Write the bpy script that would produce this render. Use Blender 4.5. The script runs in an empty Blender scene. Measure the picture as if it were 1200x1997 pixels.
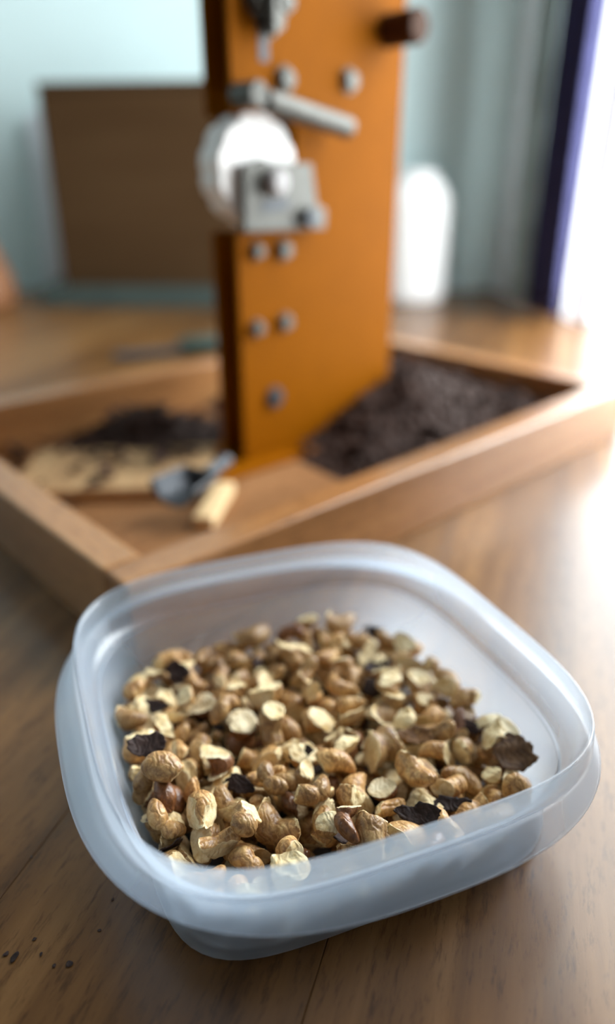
import bpy, bmesh, math, random
import numpy as np
from mathutils import Vector, Matrix

# ------------------------------------------------------------------ camera
F_PX, PITCH, CAM_H = 1408.0, math.radians(25.46), 0.24
scene = bpy.context.scene
COL = scene.collection
cam_d = bpy.data.cameras.new('camera')
cam = bpy.data.objects.new('camera', cam_d)
COL.objects.link(cam)
cam.location = (0, 0, CAM_H)
cam.rotation_euler = (math.pi / 2 - PITCH, 0, 0)
cam_d.sensor_fit = 'VERTICAL'
cam_d.sensor_height = 24.0
cam_d.lens = F_PX / 1997 * 24.0
cam_d.clip_start = 0.01
cam_d.dof.use_dof = True
cam_d.dof.focus_distance = 0.252
cam_d.dof.aperture_fstop = cam_d.lens / 9.8          # about 9 mm wide aperture
scene.camera = cam

# ------------------------------------------------------------------ world, lights, exposure
world = bpy.data.worlds.new('room_daylight')
scene.world = world
world.use_nodes = True
wbg = world.node_tree.nodes['Background']
wbg.inputs[0].default_value = (0.95, 0.975, 1.0, 1)
wbg.inputs[1].default_value = 0.15
scene.view_settings.view_transform = 'Standard'
scene.view_settings.look = 'None'
scene.view_settings.gamma = 1.0
scene.view_settings.use_curve_mapping = False
scene.view_settings.exposure = 0.18

CORNER = Vector((0.41, 1.64, 0))                     # room corner, beyond the worktop
WDIR = Vector((0.16, -1.0, 0)).normalized()          # right wall runs towards the camera
WNRM = Vector((WDIR.y, -WDIR.x, 0)).normalized()     # into the room
if WNRM.x > 0: WNRM = -WNRM
WIN = (0.32, 1.16, -0.02, 1.35)                      # window in wall coordinates (along, height)

def on_wall(s, z, off=0.0):
    p = CORNER + WDIR * s + WNRM * off
    return Vector((p.x, p.y, z))

# bright overcast sky outside the window: a tall upright sheet of daylight well beyond the opening
sky_m = bpy.data.materials.new('overcast_sky'); sky_m.use_nodes = True
_t = sky_m.node_tree; _t.nodes.remove(_t.nodes['Principled BSDF'])
_e = _t.nodes.new('ShaderNodeEmission'); _e.inputs[0].default_value = (0.94, 0.97, 1.0, 1); _e.inputs[1].default_value = 17.0
_t.links.new(_e.outputs[0], _t.nodes['Material Output'].inputs[0])
sky_me = bpy.data.meshes.new('outdoor_sky')
sky_me.from_pydata([on_wall(s_, z_, -0.30) for s_, z_ in ((-.1, -.74), (2.2, -.74), (2.2, 2.6), (-.1, 2.6))], [], [(0, 1, 2, 3)])
sky_me.materials.append(sky_m)
sky_o = bpy.data.objects.new('outdoor_sky', sky_me); COL.objects.link(sky_o)
sky_o['kind'] = 'structure'; sky_o['label'] = 'bright white overcast sky outside the window'
try:
    scene.cycles.transparent_max_bounces = 24
    scene.cycles.max_bounces = 10
except Exception:
    pass

# ------------------------------------------------------------------ helpers
rng = np.random.default_rng(11)
random.seed(5)
RIGHT = np.array([1., 0, 0])
FWD = np.array([0, math.cos(PITCH), -math.sin(PITCH)])
UP = np.array([0, math.sin(PITCH), math.cos(PITCH)])
CAMP = np.array([0, 0, CAM_H])

def ray(px, py): return (px - 600) / F_PX * RIGHT - (py - 998.5) / F_PX * UP + FWD
def at_z(px, py, z):
    d = ray(px, py); return CAMP + d * (z - CAM_H) / d[2]
def at_y(px, py, y):
    d = ray(px, py); return CAMP + d * y / d[1]

def mesh_obj(name, verts, faces, mat=None, parent=None, smooth=False):
    me = bpy.data.meshes.new(name)
    me.from_pydata([tuple(map(float, v)) for v in verts], [], [tuple(f) for f in faces])
    me.update()
    if smooth: me.polygons.foreach_set('use_smooth', [True] * len(me.polygons))
    o = bpy.data.objects.new(name, me)
    COL.objects.link(o)
    if mat: me.materials.append(mat)
    if parent: o.parent = parent
    return o

def bm_obj(name, bm, mat=None, parent=None, smooth=False):
    me = bpy.data.meshes.new(name)
    bmesh.ops.recalc_face_normals(bm, faces=bm.faces[:])
    bm.to_mesh(me); bm.free()
    if smooth: me.polygons.foreach_set('use_smooth', [True] * len(me.polygons))
    o = bpy.data.objects.new(name, me)
    COL.objects.link(o)
    if mat: me.materials.append(mat)
    if parent: o.parent = parent
    return o

def empty(name, loc=(0, 0, 0), rz=0):
    o = bpy.data.objects.new(name, None)
    o.empty_display_size = 0.02
    COL.objects.link(o)
    o.location = loc; o.rotation_euler = (0, 0, rz)
    return o

def tag(o, label=None, cat=None, group=None, kind=None):
    if label: o['label'] = label
    if cat: o['category'] = cat
    if group: o['group'] = group
    if kind: o['kind'] = kind
    return o

def box_bm(x0, x1, y0, y1, z0, z1, bev=0.0, seg=2):
    bm = bmesh.new()
    bmesh.ops.create_cube(bm, size=1)
    for v in bm.verts:
        v.co = Vector((x0 + (v.co.x + .5) * (x1 - x0), y0 + (v.co.y + .5) * (y1 - y0), z0 + (v.co.z + .5) * (z1 - z0)))
    if bev: bmesh.ops.bevel(bm, geom=bm.edges[:], offset=bev, segments=seg, affect='EDGES', profile=.5)
    return bm

def cyl_bm(p0, p1, r, seg=24, bev=0.0, r2=None):
    p0, p1 = Vector(p0), Vector(p1)
    bm = bmesh.new()
    bmesh.ops.create_cone(bm, cap_ends=True, segments=seg, radius1=r, radius2=r if r2 is None else r2, depth=(p1 - p0).length)
    if bev:
        es = [e for e in bm.edges if len({round(v.co.z, 6) for v in e.verts}) == 1]
        bmesh.ops.bevel(bm, geom=es, offset=bev, segments=3, affect='EDGES', profile=.5)
    q = (p1 - p0).to_track_quat('Z', 'Y')
    bm.transform(Matrix.Translation((p0 + p1) / 2) @ q.to_matrix().to_4x4())
    return bm

def prism_bm(poly, y0, y1, bev=0.0):
    """poly in (x, z), extruded along y"""
    bm = bmesh.new()
    vs = [bm.verts.new((x, y0, z)) for x, z in poly]
    f = bm.faces.new(vs)
    r = bmesh.ops.extrude_face_region(bm, geom=[f])
    for v in [g for g in r['geom'] if isinstance(g, bmesh.types.BMVert)]: v.co.y = y1
    bmesh.ops.recalc_face_normals(bm, faces=bm.faces[:])
    if bev: bmesh.ops.bevel(bm, geom=bm.edges[:], offset=bev, segments=2, affect='EDGES', profile=.5)
    return bm

def lathe(prof, n=48):
    """prof list of (r, z), closed by caps on the axis where r == 0"""
    V, Fc = [], []
    for r, z in prof:
        for k in range(n):
            a = 2 * math.pi * k / n
            V.append((r * math.cos(a), r * math.sin(a), z))
    for i in range(len(prof) - 1):
        for k in range(n):
            a, b = i * n + k, i * n + (k + 1) % n
            Fc.append((a, b, b + n, a + n))
    return V, Fc

# ---- procedural materials
class NT:
    def __init__(s, name):
        s.m = bpy.data.materials.new(name); s.m.use_nodes = True
        s.t = s.m.node_tree; s.b = s.t.nodes['Principled BSDF']; s.out = s.t.nodes['Material Output']
    def n(s, typ, **kw):
        nd = s.t.nodes.new(typ)
        for k, v in kw.items():
            if k.startswith('i_'):
                key = k[2:]
                key = int(key) if key.isdigit() else key.replace('_', ' ')
                nd.inputs[key].default_value = v
            else: setattr(nd, k, v)
        return nd
    def l(s, a, b): s.t.links.new(a, b)
    def ramp(s, fac, stops):
        r = s.n('ShaderNodeValToRGB'); e = r.color_ramp.elements
        while len(e) < len(stops): e.new(.5)
        for i, (p, c) in enumerate(stops):
            e[i].position = p; e[i].color = (*c, 1)
        s.l(fac, r.inputs[0]); return r.outputs[0]
    def mix(s, fac, a, b, mode='MIX'):
        m = s.n('ShaderNodeMix', data_type='RGBA', blend_type=mode)
        for inp, v in ((m.inputs[0], fac), (m.inputs[6], a), (m.inputs[7], b)):
            if hasattr(v, 'is_linked'): s.l(v, inp)
            elif isinstance(v, tuple): inp.default_value = (*v, 1)
            else: inp.default_value = v
        return m.outputs[2]
    def bump(s, h, strength=.3, dist=.001):
        b = s.n('ShaderNodeBump', i_Strength=strength, i_Distance=dist)
        s.l(h, b.inputs['Height']); s.l(b.outputs[0], s.b.inputs['Normal'])
    def coords(s, scale=(1, 1, 1), rnd=True):
        tc = s.n('ShaderNodeTexCoord'); mp = s.n('ShaderNodeMapping')
        mp.inputs['Scale'].default_value = scale
        s.l(tc.outputs['Object'], mp.inputs[0])
        if rnd:
            oi = s.n('ShaderNodeObjectInfo'); mul = s.n('ShaderNodeMath', operation='MULTIPLY'); mul.inputs[1].default_value = 37.0
            s.l(oi.outputs['Random'], mul.inputs[0]); s.l(mul.outputs[0], mp.inputs['Location'])
        return mp.outputs[0]

def mat_plain(name, col, rough=.5, metal=0, var=.08, scale=40, bump=0.0, spec=.5):
    t = NT(name)
    co = t.coords((1, 1, 1))
    nz = t.n('ShaderNodeTexNoise', i_Scale=scale, i_Detail=5.0); t.l(co, nz.inputs['Vector'])
    c = t.ramp(nz.outputs[0], [(.3, tuple(x * (1 - var) for x in col)), (.7, tuple(min(1, x * (1 + var)) for x in col))])
    t.l(c, t.b.inputs['Base Color'])
    t.b.inputs['Roughness'].default_value = rough; t.b.inputs['Metallic'].default_value = metal
    t.b.inputs['Specular IOR Level'].default_value = spec
    if bump: t.bump(nz.outputs[0], bump, .001)
    return t.m

def mat_wood(name, dark, mid, light, rough=.45, grain=(60, 2.2, 60), pores=True, bump=.15, coat=0.0, knots=False):
    """grain runs along object Y"""
    t = NT(name)
    co = t.coords(grain)
    n1 = t.n('ShaderNodeTexNoise', i_Scale=1.0, i_Detail=7.0, i_Roughness=.6, i_Distortion=.5); t.l(co, n1.inputs['Vector'])
    co2 = t.coords((grain[0] * .14, grain[1] * .5, grain[2] * .14))
    n2 = t.n('ShaderNodeTexNoise', i_Scale=1.0, i_Detail=3.0, i_Distortion=.8); t.l(co2, n2.inputs['Vector'])
    add = t.n('ShaderNodeMath', operation='MULTIPLY_ADD'); add.inputs[1].default_value = .55
    t.l(n1.outputs[0], add.inputs[0])
    m2 = t.n('ShaderNodeMath', operation='MULTIPLY'); m2.inputs[1].default_value = .5; t.l(n2.outputs[0], m2.inputs[0])
    t.l(m2.outputs[0], add.inputs[2])
    c = t.ramp(add.outputs[0], [(.34, dark), (.52, mid), (.68, light)])
    oi = t.n('ShaderNodeObjectInfo')
    hv = t.n('ShaderNodeHueSaturation')
    mr = t.n('ShaderNodeMapRange'); mr.inputs['To Min'].default_value = .82; mr.inputs['To Max'].default_value = 1.16
    t.l(oi.outputs['Random'], mr.inputs[0]); t.l(mr.outputs[0], hv.inputs['Value']); t.l(c, hv.inputs['Color'])
    col = hv.outputs[0]
    if pores:
        co3 = t.coords((grain[0] * 9, grain[1] * 26, grain[2] * 9))
        n3 = t.n('ShaderNodeTexNoise', i_Scale=1.0, i_Detail=4.0, i_Roughness=.7); t.l(co3, n3.inputs['Vector'])
        pr = t.ramp(n3.outputs[0], [(.30, (.42, .36, .3)), (.48, (1, 1, 1))])
        col = t.mix(.85, col, pr, 'MULTIPLY')
        t.bump(n3.outputs[0], bump, .0006)
    if knots:
        vo = t.n('ShaderNodeTexVoronoi', i_Scale=1.0); co4 = t.coords((7, 3.2, 7)); t.l(co4, vo.inputs['Vector'])
        kr = t.ramp(vo.outputs['Distance'], [(.03, (.35, .28, .22)), (.10, (1, 1, 1))])
        col = t.mix(.7, col, kr, 'MULTIPLY')
    t.l(col, t.b.inputs['Base Color'])
    t.b.inputs['Roughness'].default_value = rough
    t.b.inputs['Specular IOR Level'].default_value = .1
    if coat:
        t.b.inputs['Coat Weight'].default_value = coat; t.b.inputs['Coat Roughness'].default_value = .22
    return t.m

M = {}
M['table'] = mat_wood('oiled_acacia_wood', (.066, .026, .006), (.165, .073, .020), (.295, .148, .050), rough=.5, grain=(46, 3.0, 46), coat=.55, knots=True)
M['tray'] = mat_wood('pale_warm_wood', (.20, .085, .028), (.33, .15, .053), (.43, .22, .088), rough=.42, grain=(50, 2.5, 50), bump=.1, coat=.8)
M['tray_inside'] = mat_wood('dark_brown_plywood', (.13, .058, .022), (.20, .092, .036), (.27, .13, .055), rough=.6, grain=(30, 2.5, 30), bump=.1)  # tray floor panel: darker, redder brown than the loose board
M['tray_floor'] = mat_wood('plywood', (.30, .17, .075), (.42, .25, .12), (.50, .32, .16), rough=.6, grain=(30, 2.5, 30), bump=.1)
M['stick'] = mat_wood('blond_wood', (.50, .34, .17), (.62, .44, .24), (.70, .52, .30), rough=.6, grain=(60, 5, 60), bump=.1)
M['orange'] = mat_plain('orange_enamel', (.215, .064, .0), rough=.6, var=.05, scale=30, spec=.03)
M['steel'] = mat_plain('zinc_steel', (.085, .083, .073), rough=.5, metal=.5, var=.15, scale=90)
M['darksteel'] = mat_plain('dark_steel', (.045, .05, .058), rough=.5, metal=.4, var=.2, scale=60)
M['white'] = mat_plain('white_plastic', (.86, .84, .82), rough=.4, var=.02)
M['ceramic'] = mat_plain('white_ceramic', (.92, .92, .91), rough=.25, var=.01)
M['knob'] = mat_plain('brown_bakelite', (.050, .018, .006), rough=.7, var=.1, spec=.15)
M['pin'] = mat_plain('grey_nylon', (.34, .32, .32), rough=.5, var=.03)
M['wall'] = mat_plain('pale_aqua_paint', (.62, .78, .785), rough=.9, var=.02, scale=6)
M['wallr'] = mat_plain('pale_lilac_paint', (.82, .81, .83), rough=.9, var=.02, scale=6)
M['frame'] = mat_plain('white_gloss_paint', (.82, .82, .82), rough=.4, var=.02)
M['floor'] = mat_plain('grey_floor', (.35, .33, .31), rough=.7, var=.1, scale=8)
M['card'] = mat_wood('brown_fibreboard', (.058, .030, .012), (.068, .036, .015), (.080, .044, .019), rough=.9, grain=(4, 60, 60), pores=False)
M['board'] = mat_plain('pale_grey_board', (.60, .66, .70), rough=.6, var=.03)
M['mat'] = mat_plain('dark_green_plastic', (.050, .068, .062), rough=.6, var=.1, spec=.2)
M['pot'] = mat_plain('brown_stoneware', (.20, .085, .035), rough=.5, var=.15)
M['navy'] = mat_plain('navy_cloth', (.042, .042, .10), rough=.95, var=.2, scale=60, spec=.1)
M['greygreen'] = mat_plain('grey_green_cloth', (.33, .40, .40), rough=.95, var=.25, scale=14, spec=.1)
M['handle'] = mat_plain('dark_green_handle', (.022, .040, .032), rough=.4, var=.1)

def mat_pane():
    t = NT('window_glass')
    tr = t.n('ShaderNodeBsdfTransparent'); gl = t.n('ShaderNodeBsdfGlossy', i_Roughness=.03)
    lw = t.n('ShaderNodeLayerWeight', i_Blend=.2); fr = t.n('ShaderNodeMapRange'); fr.inputs['To Min'].default_value = .03; fr.inputs['To Max'].default_value = .25; t.l(lw.outputs['Facing'], fr.inputs[0])
    tr.inputs[0].default_value = (.97, .985, .98, 1)
    mx = t.n('ShaderNodeMixShader'); t.l(fr.outputs[0], mx.inputs[0]); t.l(tr.outputs[0], mx.inputs[1]); t.l(gl.outputs[0], mx.inputs[2])
    t.l(mx.outputs[0], t.out.inputs[0]); return t.m
M['pane'] = mat_pane()

def mat_poly():
    """frosted polypropylene: part clear, part milky, satin surface"""
    t = NT('frosted_polypropylene')
    nz = t.n('ShaderNodeTexNoise', i_Scale=900.0, i_Detail=2.0); tc = t.n('ShaderNodeTexCoord'); t.l(tc.outputs['Object'], nz.inputs['Vector'])
    bp = t.n('ShaderNodeBump', i_Strength=.06, i_Distance=.0003); t.l(nz.outputs[0], bp.inputs['Height'])
    tr = t.n('ShaderNodeBsdfTransparent'); tr.inputs[0].default_value = (.93, .955, .985, 1)
    tl = t.n('ShaderNodeBsdfTranslucent'); tl.inputs[0].default_value = (.80, .90, 1.0, 1)
    df = t.n('ShaderNodeBsdfDiffuse'); df.inputs[0].default_value = (.70, .81, .97, 1)
    gl = t.n('ShaderNodeBsdfGlossy', i_Roughness=.28); gl.inputs[0].default_value = (1, 1, 1, 1); t.l(bp.outputs[0], gl.inputs['Normal'])
    m1 = t.n('ShaderNodeMixShader'); m1.inputs[0].default_value = .32; t.l(tl.outputs[0], m1.inputs[1]); t.l(df.outputs[0], m1.inputs[2])
    lw = t.n('ShaderNodeLayerWeight', i_Blend=.35)
    mr = t.n('ShaderNodeMapRange'); mr.inputs['To Min'].default_value = .145; mr.inputs['To Max'].default_value = .55
    t.l(lw.outputs['Facing'], mr.inputs[0])
    m2 = t.n('ShaderNodeMixShader'); t.l(mr.outputs[0], m2.inputs[0]); t.l(tr.outputs[0], m2.inputs[1]); t.l(m1.outputs[0], m2.inputs[2])
    pw_ = t.n('ShaderNodeMath', operation='POWER'); pw_.inputs[1].default_value = 4.0; lf = t.n('ShaderNodeLayerWeight', i_Blend=.5); t.l(bp.outputs[0], lf.inputs['Normal']); t.l(lf.outputs['Facing'], pw_.inputs[0])
    fr = t.n('ShaderNodeMath', operation='MULTIPLY_ADD'); fr.inputs[1].default_value = .55; fr.inputs[2].default_value = .035; t.l(pw_.outputs[0], fr.inputs[0])
    m3 = t.n('ShaderNodeMixShader'); t.l(fr.outputs[0], m3.inputs[0]); t.l(m2.outputs[0], m3.inputs[1]); t.l(gl.outputs[0], m3.inputs[2])
    t.l(m3.outputs[0], t.out.inputs[0]); return t.m
M['poly'] = mat_poly()

def mat_nut(name, skin_d, skin_m, skin_l, flesh_a, flesh_b, rough=.42, spec=.5):
    t = NT(name)
    at = t.n('ShaderNodeAttribute', attribute_name='flesh')
    co = t.coords((1, 1, 1))
    n1 = t.n('ShaderNodeTexNoise', i_Scale=260.0, i_Detail=6.0, i_Roughness=.65, i_Distortion=.6); t.l(co, n1.inputs['Vector'])
    n2 = t.n('ShaderNodeTexNoise', i_Scale=900.0, i_Detail=4.0); t.l(co, n2.inputs['Vector'])
    wv = t.n('ShaderNodeTexWave', i_Scale=120.0, i_Distortion=14.0, i_Detail=3.0); wv.inputs['Detail Scale'].default_value = 1.4; t.l(co, wv.inputs['Vector'])
    skin = t.ramp(n1.outputs[0], [(.32, skin_d), (.50, skin_m), (.68, skin_l)])
    vein = t.ramp(wv.outputs[0], [(.02, (.50, .40, .32)), (.16, (1, 1, 1))])
    skin = t.mix(.6, skin, vein, 'MULTIPLY')
    oi = t.n('ShaderNodeObjectInfo'); hs = t.n('ShaderNodeHueSaturation')
    mr = t.n('ShaderNodeMapRange'); mr.inputs['To Min'].default_value = .62; mr.inputs['To Max'].default_value = 1.25
    t.l(oi.outputs['Random'], mr.inputs[0]); t.l(mr.outputs[0], hs.inputs['Value']); t.l(skin, hs.inputs['Color'])
    fl = t.ramp(n1.outputs[0], [(.36, flesh_a), (.60, flesh_b)])
    # ragged border between skin and broken flesh
    ad = t.n('ShaderNodeMath', operation='MULTIPLY_ADD'); ad.inputs[1].default_value = .9; ad.inputs[2].default_value = -.45
    t.l(n2.outputs[0], ad.inputs[0])
    sm = t.n('ShaderNodeMath', operation='ADD'); t.l(at.outputs['Fac'], sm.inputs[0]); t.l(ad.outputs[0], sm.inputs[1])
    ms = t.n('ShaderNodeMapRange'); ms.inputs['From Min'].default_value = .44; ms.inputs['From Max'].default_value = .60; t.l(sm.outputs[0], ms.inputs[0])
    col = t.mix(ms.outputs[0], hs.outputs[0], fl)
    t.l(col, t.b.inputs['Base Color']); t.b.inputs['Specular IOR Level'].default_value = spec
    rr = t.n('ShaderNodeMapRange'); rr.inputs['To Min'].default_value = rough; rr.inputs['To Max'].default_value = .6
    t.l(ms.outputs[0], rr.inputs[0]); t.l(rr.outputs[0], t.b.inputs['Roughness'])
    hm = t.n('ShaderNodeMath', operation='MULTIPLY_ADD'); hm.inputs[1].default_value = .5; t.l(n2.outputs[0], hm.inputs[0]); t.l(wv.outputs[0], hm.inputs[2])
    t.bump(hm.outputs[0], .35, .0006)
    return t.m
M['nut'] = mat_nut('walnut_kernel', (.24, .105, .030), (.49, .265, .092), (.68, .44, .185), (.70, .48, .20), (.92, .76, .46))
M['nut_red'] = mat_nut('walnut_kernel_dark_skin', (.12, .042, .014), (.21, .080, .026), (.30, .13, .048), (.62, .46, .24), (.80, .68, .45), rough=.36)
M['flake'] = mat_nut('walnut_dark_husk', (.020, .011, .010), (.034, .019, .016), (.060, .035, .028), (.08, .045, .03), (.22, .15, .09), rough=.65, spec=.2)
M['papery'] = mat_nut('walnut_brown_membrane', (.10, .048, .020), (.17, .085, .036), (.26, .14, .062), (.32, .20, .09), (.48, .33, .17), rough=.6, spec=.25)
M['shell'] = mat_nut('crushed_walnut_shell', (.022, .010, .007), (.045, .021, .014), (.085, .042, .028), (.12, .062, .038), (.20, .12, .075), rough=.75, spec=.15)

# ------------------------------------------------------------------ room shell
def quad_wall(name, p0, p1, z0, z1, thick_dir, thick, mat, holes=None):
    """upright wall slab between p0 and p1, optional single hole (s0, s1, z0, z1)"""
    p0, p1 = Vector(p0), Vector(p1); d = (p1 - p0); L = d.length; d.normalize()
    rects = [(0, L, z0, z1)]
    if holes:
        s0, s1, h0, h1 = holes
        rects = [(0, s0, z0, z1), (s1, L, z0, z1), (s0, s1, z0, h0), (s0, s1, h1, z1)]
    bm = bmesh.new(); t = Vector(thick_dir) * thick
    for a, b, c, e in rects:
        pts = [p0 + d * a + Vector((0, 0, c)), p0 + d * b + Vector((0, 0, c)), p0 + d * b + Vector((0, 0, e)), p0 + d * a + Vector((0, 0, e))]
        v = [bm.verts.new(q) for q in pts] + [bm.verts.new(q + t) for q in pts]
        for f in ((0, 1, 2, 3), (4, 5, 6, 7), (0, 1, 5, 4), (1, 2, 6, 5), (2, 3, 7, 6), (3, 0, 4, 7)): bm.faces.new([v[i] for i in f])
    return tag(bm_obj(name, bm, mat), kind='structure')

FLOOR_Z = -0.74
quad_wall('wall_back', (-2.52, CORNER.y, 0), (CORNER.x, CORNER.y, 0), FLOOR_Z, 1.8, (0, 1, 0), .12, M['wall'])
wl = 2.3
pe = CORNER + WDIR * wl
quad_wall('wall_right', CORNER, pe, FLOOR_Z, 1.8, -WNRM, .12, M['wallr'], WIN)
quad_wall('wall_left', (-2.4, -.7, 0), (-2.4, CORNER.y, 0), FLOOR_Z, 1.8, (-1, 0, 0), .12, M['wall'])
tag(bm_obj('floor', box_bm(-2.52, 1.6, -1.0, 1.76, FLOOR_Z - .05, FLOOR_Z), M['floor']), kind='structure')
# window: frame, mullion, sill, glass in the right wall
wroot = tag(empty('window_1'), 'tall white-framed window in the right wall', kind='structure')
def wall_box(name, s0, s1, z0, z1, o0, o1, mat, parent, bev=.003):
    bm = box_bm(s0, s1, o0, o1, z0, z1, bev)
    mtx = Matrix(((WDIR.x, WNRM.x, 0, CORNER.x), (WDIR.y, WNRM.y, 0, CORNER.y), (0, 0, 1, 0), (0, 0, 0, 1)))
    bm.transform(mtx)
    return bm_obj(name, bm, mat, parent)
fw = .030
wall_box('window_frame', WIN[0], WIN[0] + fw, WIN[2], WIN[3], -.09, -.03, M['frame'], wroot)
wall_box('window_frame', WIN[1] - fw, WIN[1], WIN[2], WIN[3], -.09, -.03, M['frame'], wroot)
wall_box('window_frame', WIN[0] + fw, WIN[1] - fw, WIN[3] - fw, WIN[3], -.09, -.03, M['frame'], wroot)
wall_box('window_frame', WIN[0] + fw, WIN[1] - fw, WIN[2], WIN[2] + .02, -.09, -.03, M['frame'], wroot)
wall_box('window_pane', WIN[0] + fw, WIN[1] - fw, WIN[2] + .02, WIN[3] - fw, -.064, -.060, M['pane'], wroot, 0)

# ------------------------------------------------------------------ worktop of planks, running obliquely, cut to the walls
GA = math.radians(17.8)
gdir = Vector((math.sin(GA), math.cos(GA), 0)); gx = Vector((math.cos(GA), -math.sin(GA), 0))
troot = tag(empty('worktop', (0, 0, 0)), 'brown oiled wooden worktop of wide planks carrying everything', 'table')
TM = Matrix(((gx.x, gdir.x, 0, 0), (gx.y, gdir.y, 0, 0), (0, 0, 1, 0), (0, 0, 0, 1)))
pw, x, k = .118, -1.72, 0
# one seam passes between the dark and the light boards at the lower left of the bowl
seam = TM.inverted() @ Vector(tuple(at_z(40, 1700, 0)))
x = seam.x - pw * 14
cuts = [((0, -.16, 0), (0, -1, 0)), ((0, CORNER.y - .004, 0), (0, 1, 0)), ((-1.45, 0, 0), (-1, 0, 0)), (tuple(CORNER + WNRM * .004), tuple(-WNRM))]
while x < 1.6:
    bm = box_bm(x + .0001, x + pw - .0001, -.9, 2.3, -.038, -random.uniform(0, .0001), .0003, 1)
    bm.transform(TM)
    for co, no in cuts:
        r = bmesh.ops.bisect_plane(bm, geom=bm.verts[:] + bm.edges[:] + bm.faces[:], plane_co=co, plane_no=no, clear_outer=True)
        ed = [e for e in r['geom_cut'] if isinstance(e, bmesh.types.BMEdge)]
        if ed: bmesh.ops.contextual_create(bm, geom=ed)
    if len(bm.faces) > 3:
        bm.transform(TM.inverted())
        o = bm_obj('plank', bm, M['table'], troot)
        o.matrix_local = TM
    else: bm.free()
    x += pw
for lx, ly in ((-1.35, -.05), (-1.35, 1.5), (.55, -.05), (.33, 1.5)):
    bm_obj('leg', box_bm(lx - .035, lx + .035, ly - .035, ly + .035, FLOOR_Z, -.0385, .004), M['tray'], troot)

# ------------------------------------------------------------------ wooden tray behind the bowl
TC = Vector((-.0913, .3114, 0)); TA = .746
TW, TD, TH, TT = .550, .3735, .0500, .0235
tray = tag(empty('wooden_tray', TC, TA), 'shallow wooden tray holding the orange cracking machine and dark shells', 'tray')
def tpart(name, b, mat, parent=None, rot=False):
    """build in tray axes; rot: board whose grain runs along tray x"""
    if rot:
        b.transform(Matrix.Rotation(math.pi / 2, 4, 'Z'))
        o = bm_obj(name, b, mat, parent or tray); o.rotation_euler = (0, 0, -math.pi / 2)
    else: o = bm_obj(name, b, mat, parent or tray)
    return o
tpart('side_board', box_bm(0, TW, 0, TT, 0, TH, .0018), M['tray'], rot=True)
tpart('side_board', box_bm(0, TW, TD - TT, TD, 0, TH, .0018), M['tray'], rot=True)
tpart('end_board', box_bm(0, TT, TT + .0002, TD - TT - .0002, 0, TH, .0018), M['tray'])
tpart('end_board', box_bm(TW - TT, TW, TT + .0002, TD - TT - .0002, 0, TH, .0018), M['tray'])
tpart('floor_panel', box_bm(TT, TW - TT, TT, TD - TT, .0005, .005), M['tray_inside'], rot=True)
TFZ = .005
def T2W(a, b, z=0):
    c, s = math.cos(TA), math.sin(TA)
    return Vector((TC.x + c * a - s * b, TC.y + s * a + c * b, z))
def W2T(p):
    dx, dy = p[0] - TC.x, p[1] - TC.y; c, s = math.cos(TA), math.sin(TA)
    return c * dx + s * dy, -s * dx + c * dy

# loose board lying in the tray, blond stick and grey scoop
def on_floor(px, py, z=TFZ): return at_z(px, py, z)
bd = tag(empty('loose_board', T2W(.122, .217, TFZ), TA - math.radians(38)), 'thin loose plywood board lying flat on the tray floor', 'board')
bm_obj('panel', box_bm(-.085, .070, -.042, .055, 0, .011, .0015), M['tray_floor'], bd)
p = on_floor(420, 995)
st = bm_obj('wood_offcut', box_bm(-.0075, .0075, -.034, .034, 0, .010, .0015), M['stick'])
st.location = p; st.rotation_euler = (0, 0, math.radians(-8))
tag(st, 'small blond wooden offcut lying by the foot of the orange machine', 'offcut')

# ------------------------------------------------------------------ orange cracking machine
A0, A1, B0, GAP = .217, .402, .180, .034
mach = tag(empty('cracking_machine', T2W(0, 0, 0), TA), 'orange steel nut cracking machine standing in the wooden tray', 'machine')
def mp(name, bm, mat, parent=None, smooth=False): return bm_obj(name, bm, mat, parent or mach, smooth)
ZB, ZT = .0085, .435
def plate_poly(a0, a1, notch=True):
    P = [(a0, ZB), (a1, ZB), (a1, ZT), (a0, ZT)]
    if notch: P += [(a0, .274), (a0 + .053, .274), (a0 + .061, .266), (a0 + .061, .203), (a0 + .053, .195), (a0, .195)]
    return P
mp('front_plate', prism_bm(plate_poly(A0, A1), B0, B0 + .004, .0008), M['orange'])
mp('rear_plate', prism_bm(plate_poly(A0, A1), B0 + GAP - .004, B0 + GAP, .0008), M['orange'])
mp('spine_plate', box_bm(A1 - .008, A1 - .003, B0 + .004, B0 + GAP - .004, ZB, ZT), M['orange'])
mp('inner_web', box_bm(A0 + .045, A0 + .049, B0 + .004, B0 + GAP - .004, ZB, .188), M['orange'])
mp('inner_web', box_bm(A0 + .045, A0 + .049, B0 + .004, B0 + GAP - .004, .281, ZT), M['orange'])
mp('base_plate', box_bm(A0 - .042, A1 + .010, B0 - .022, B0 + GAP + .022, TFZ, ZB, .0008), M['orange'])
# hopper above the frame line
hop = bmesh.new()
lo = [(A0 + .02, B0 + .002, ZT - .004), (A1 - .02, B0 + .002, ZT - .004), (A1 - .02, B0 + GAP - .002, ZT - .004), (A0 + .02, B0 + GAP - .002, ZT - .004)]
hi = [(A0 - .02, B0 - .05, ZT + .09), (A1 + .02, B0 - .05, ZT + .09), (A1 + .02, B0 + GAP + .05, ZT + .09), (A0 - .02, B0 + GAP + .05, ZT + .09)]
v = [hop.verts.new(q) for q in lo + hi]
for i in range(4): hop.faces.new((v[i], v[(i + 1) % 4], v[4 + (i + 1) % 4], v[4 + i]))
ho = mp('hopper', hop, M['orange']); sol = ho.modifiers.new('thick', 'SOLIDIFY'); sol.thickness = .002

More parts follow.
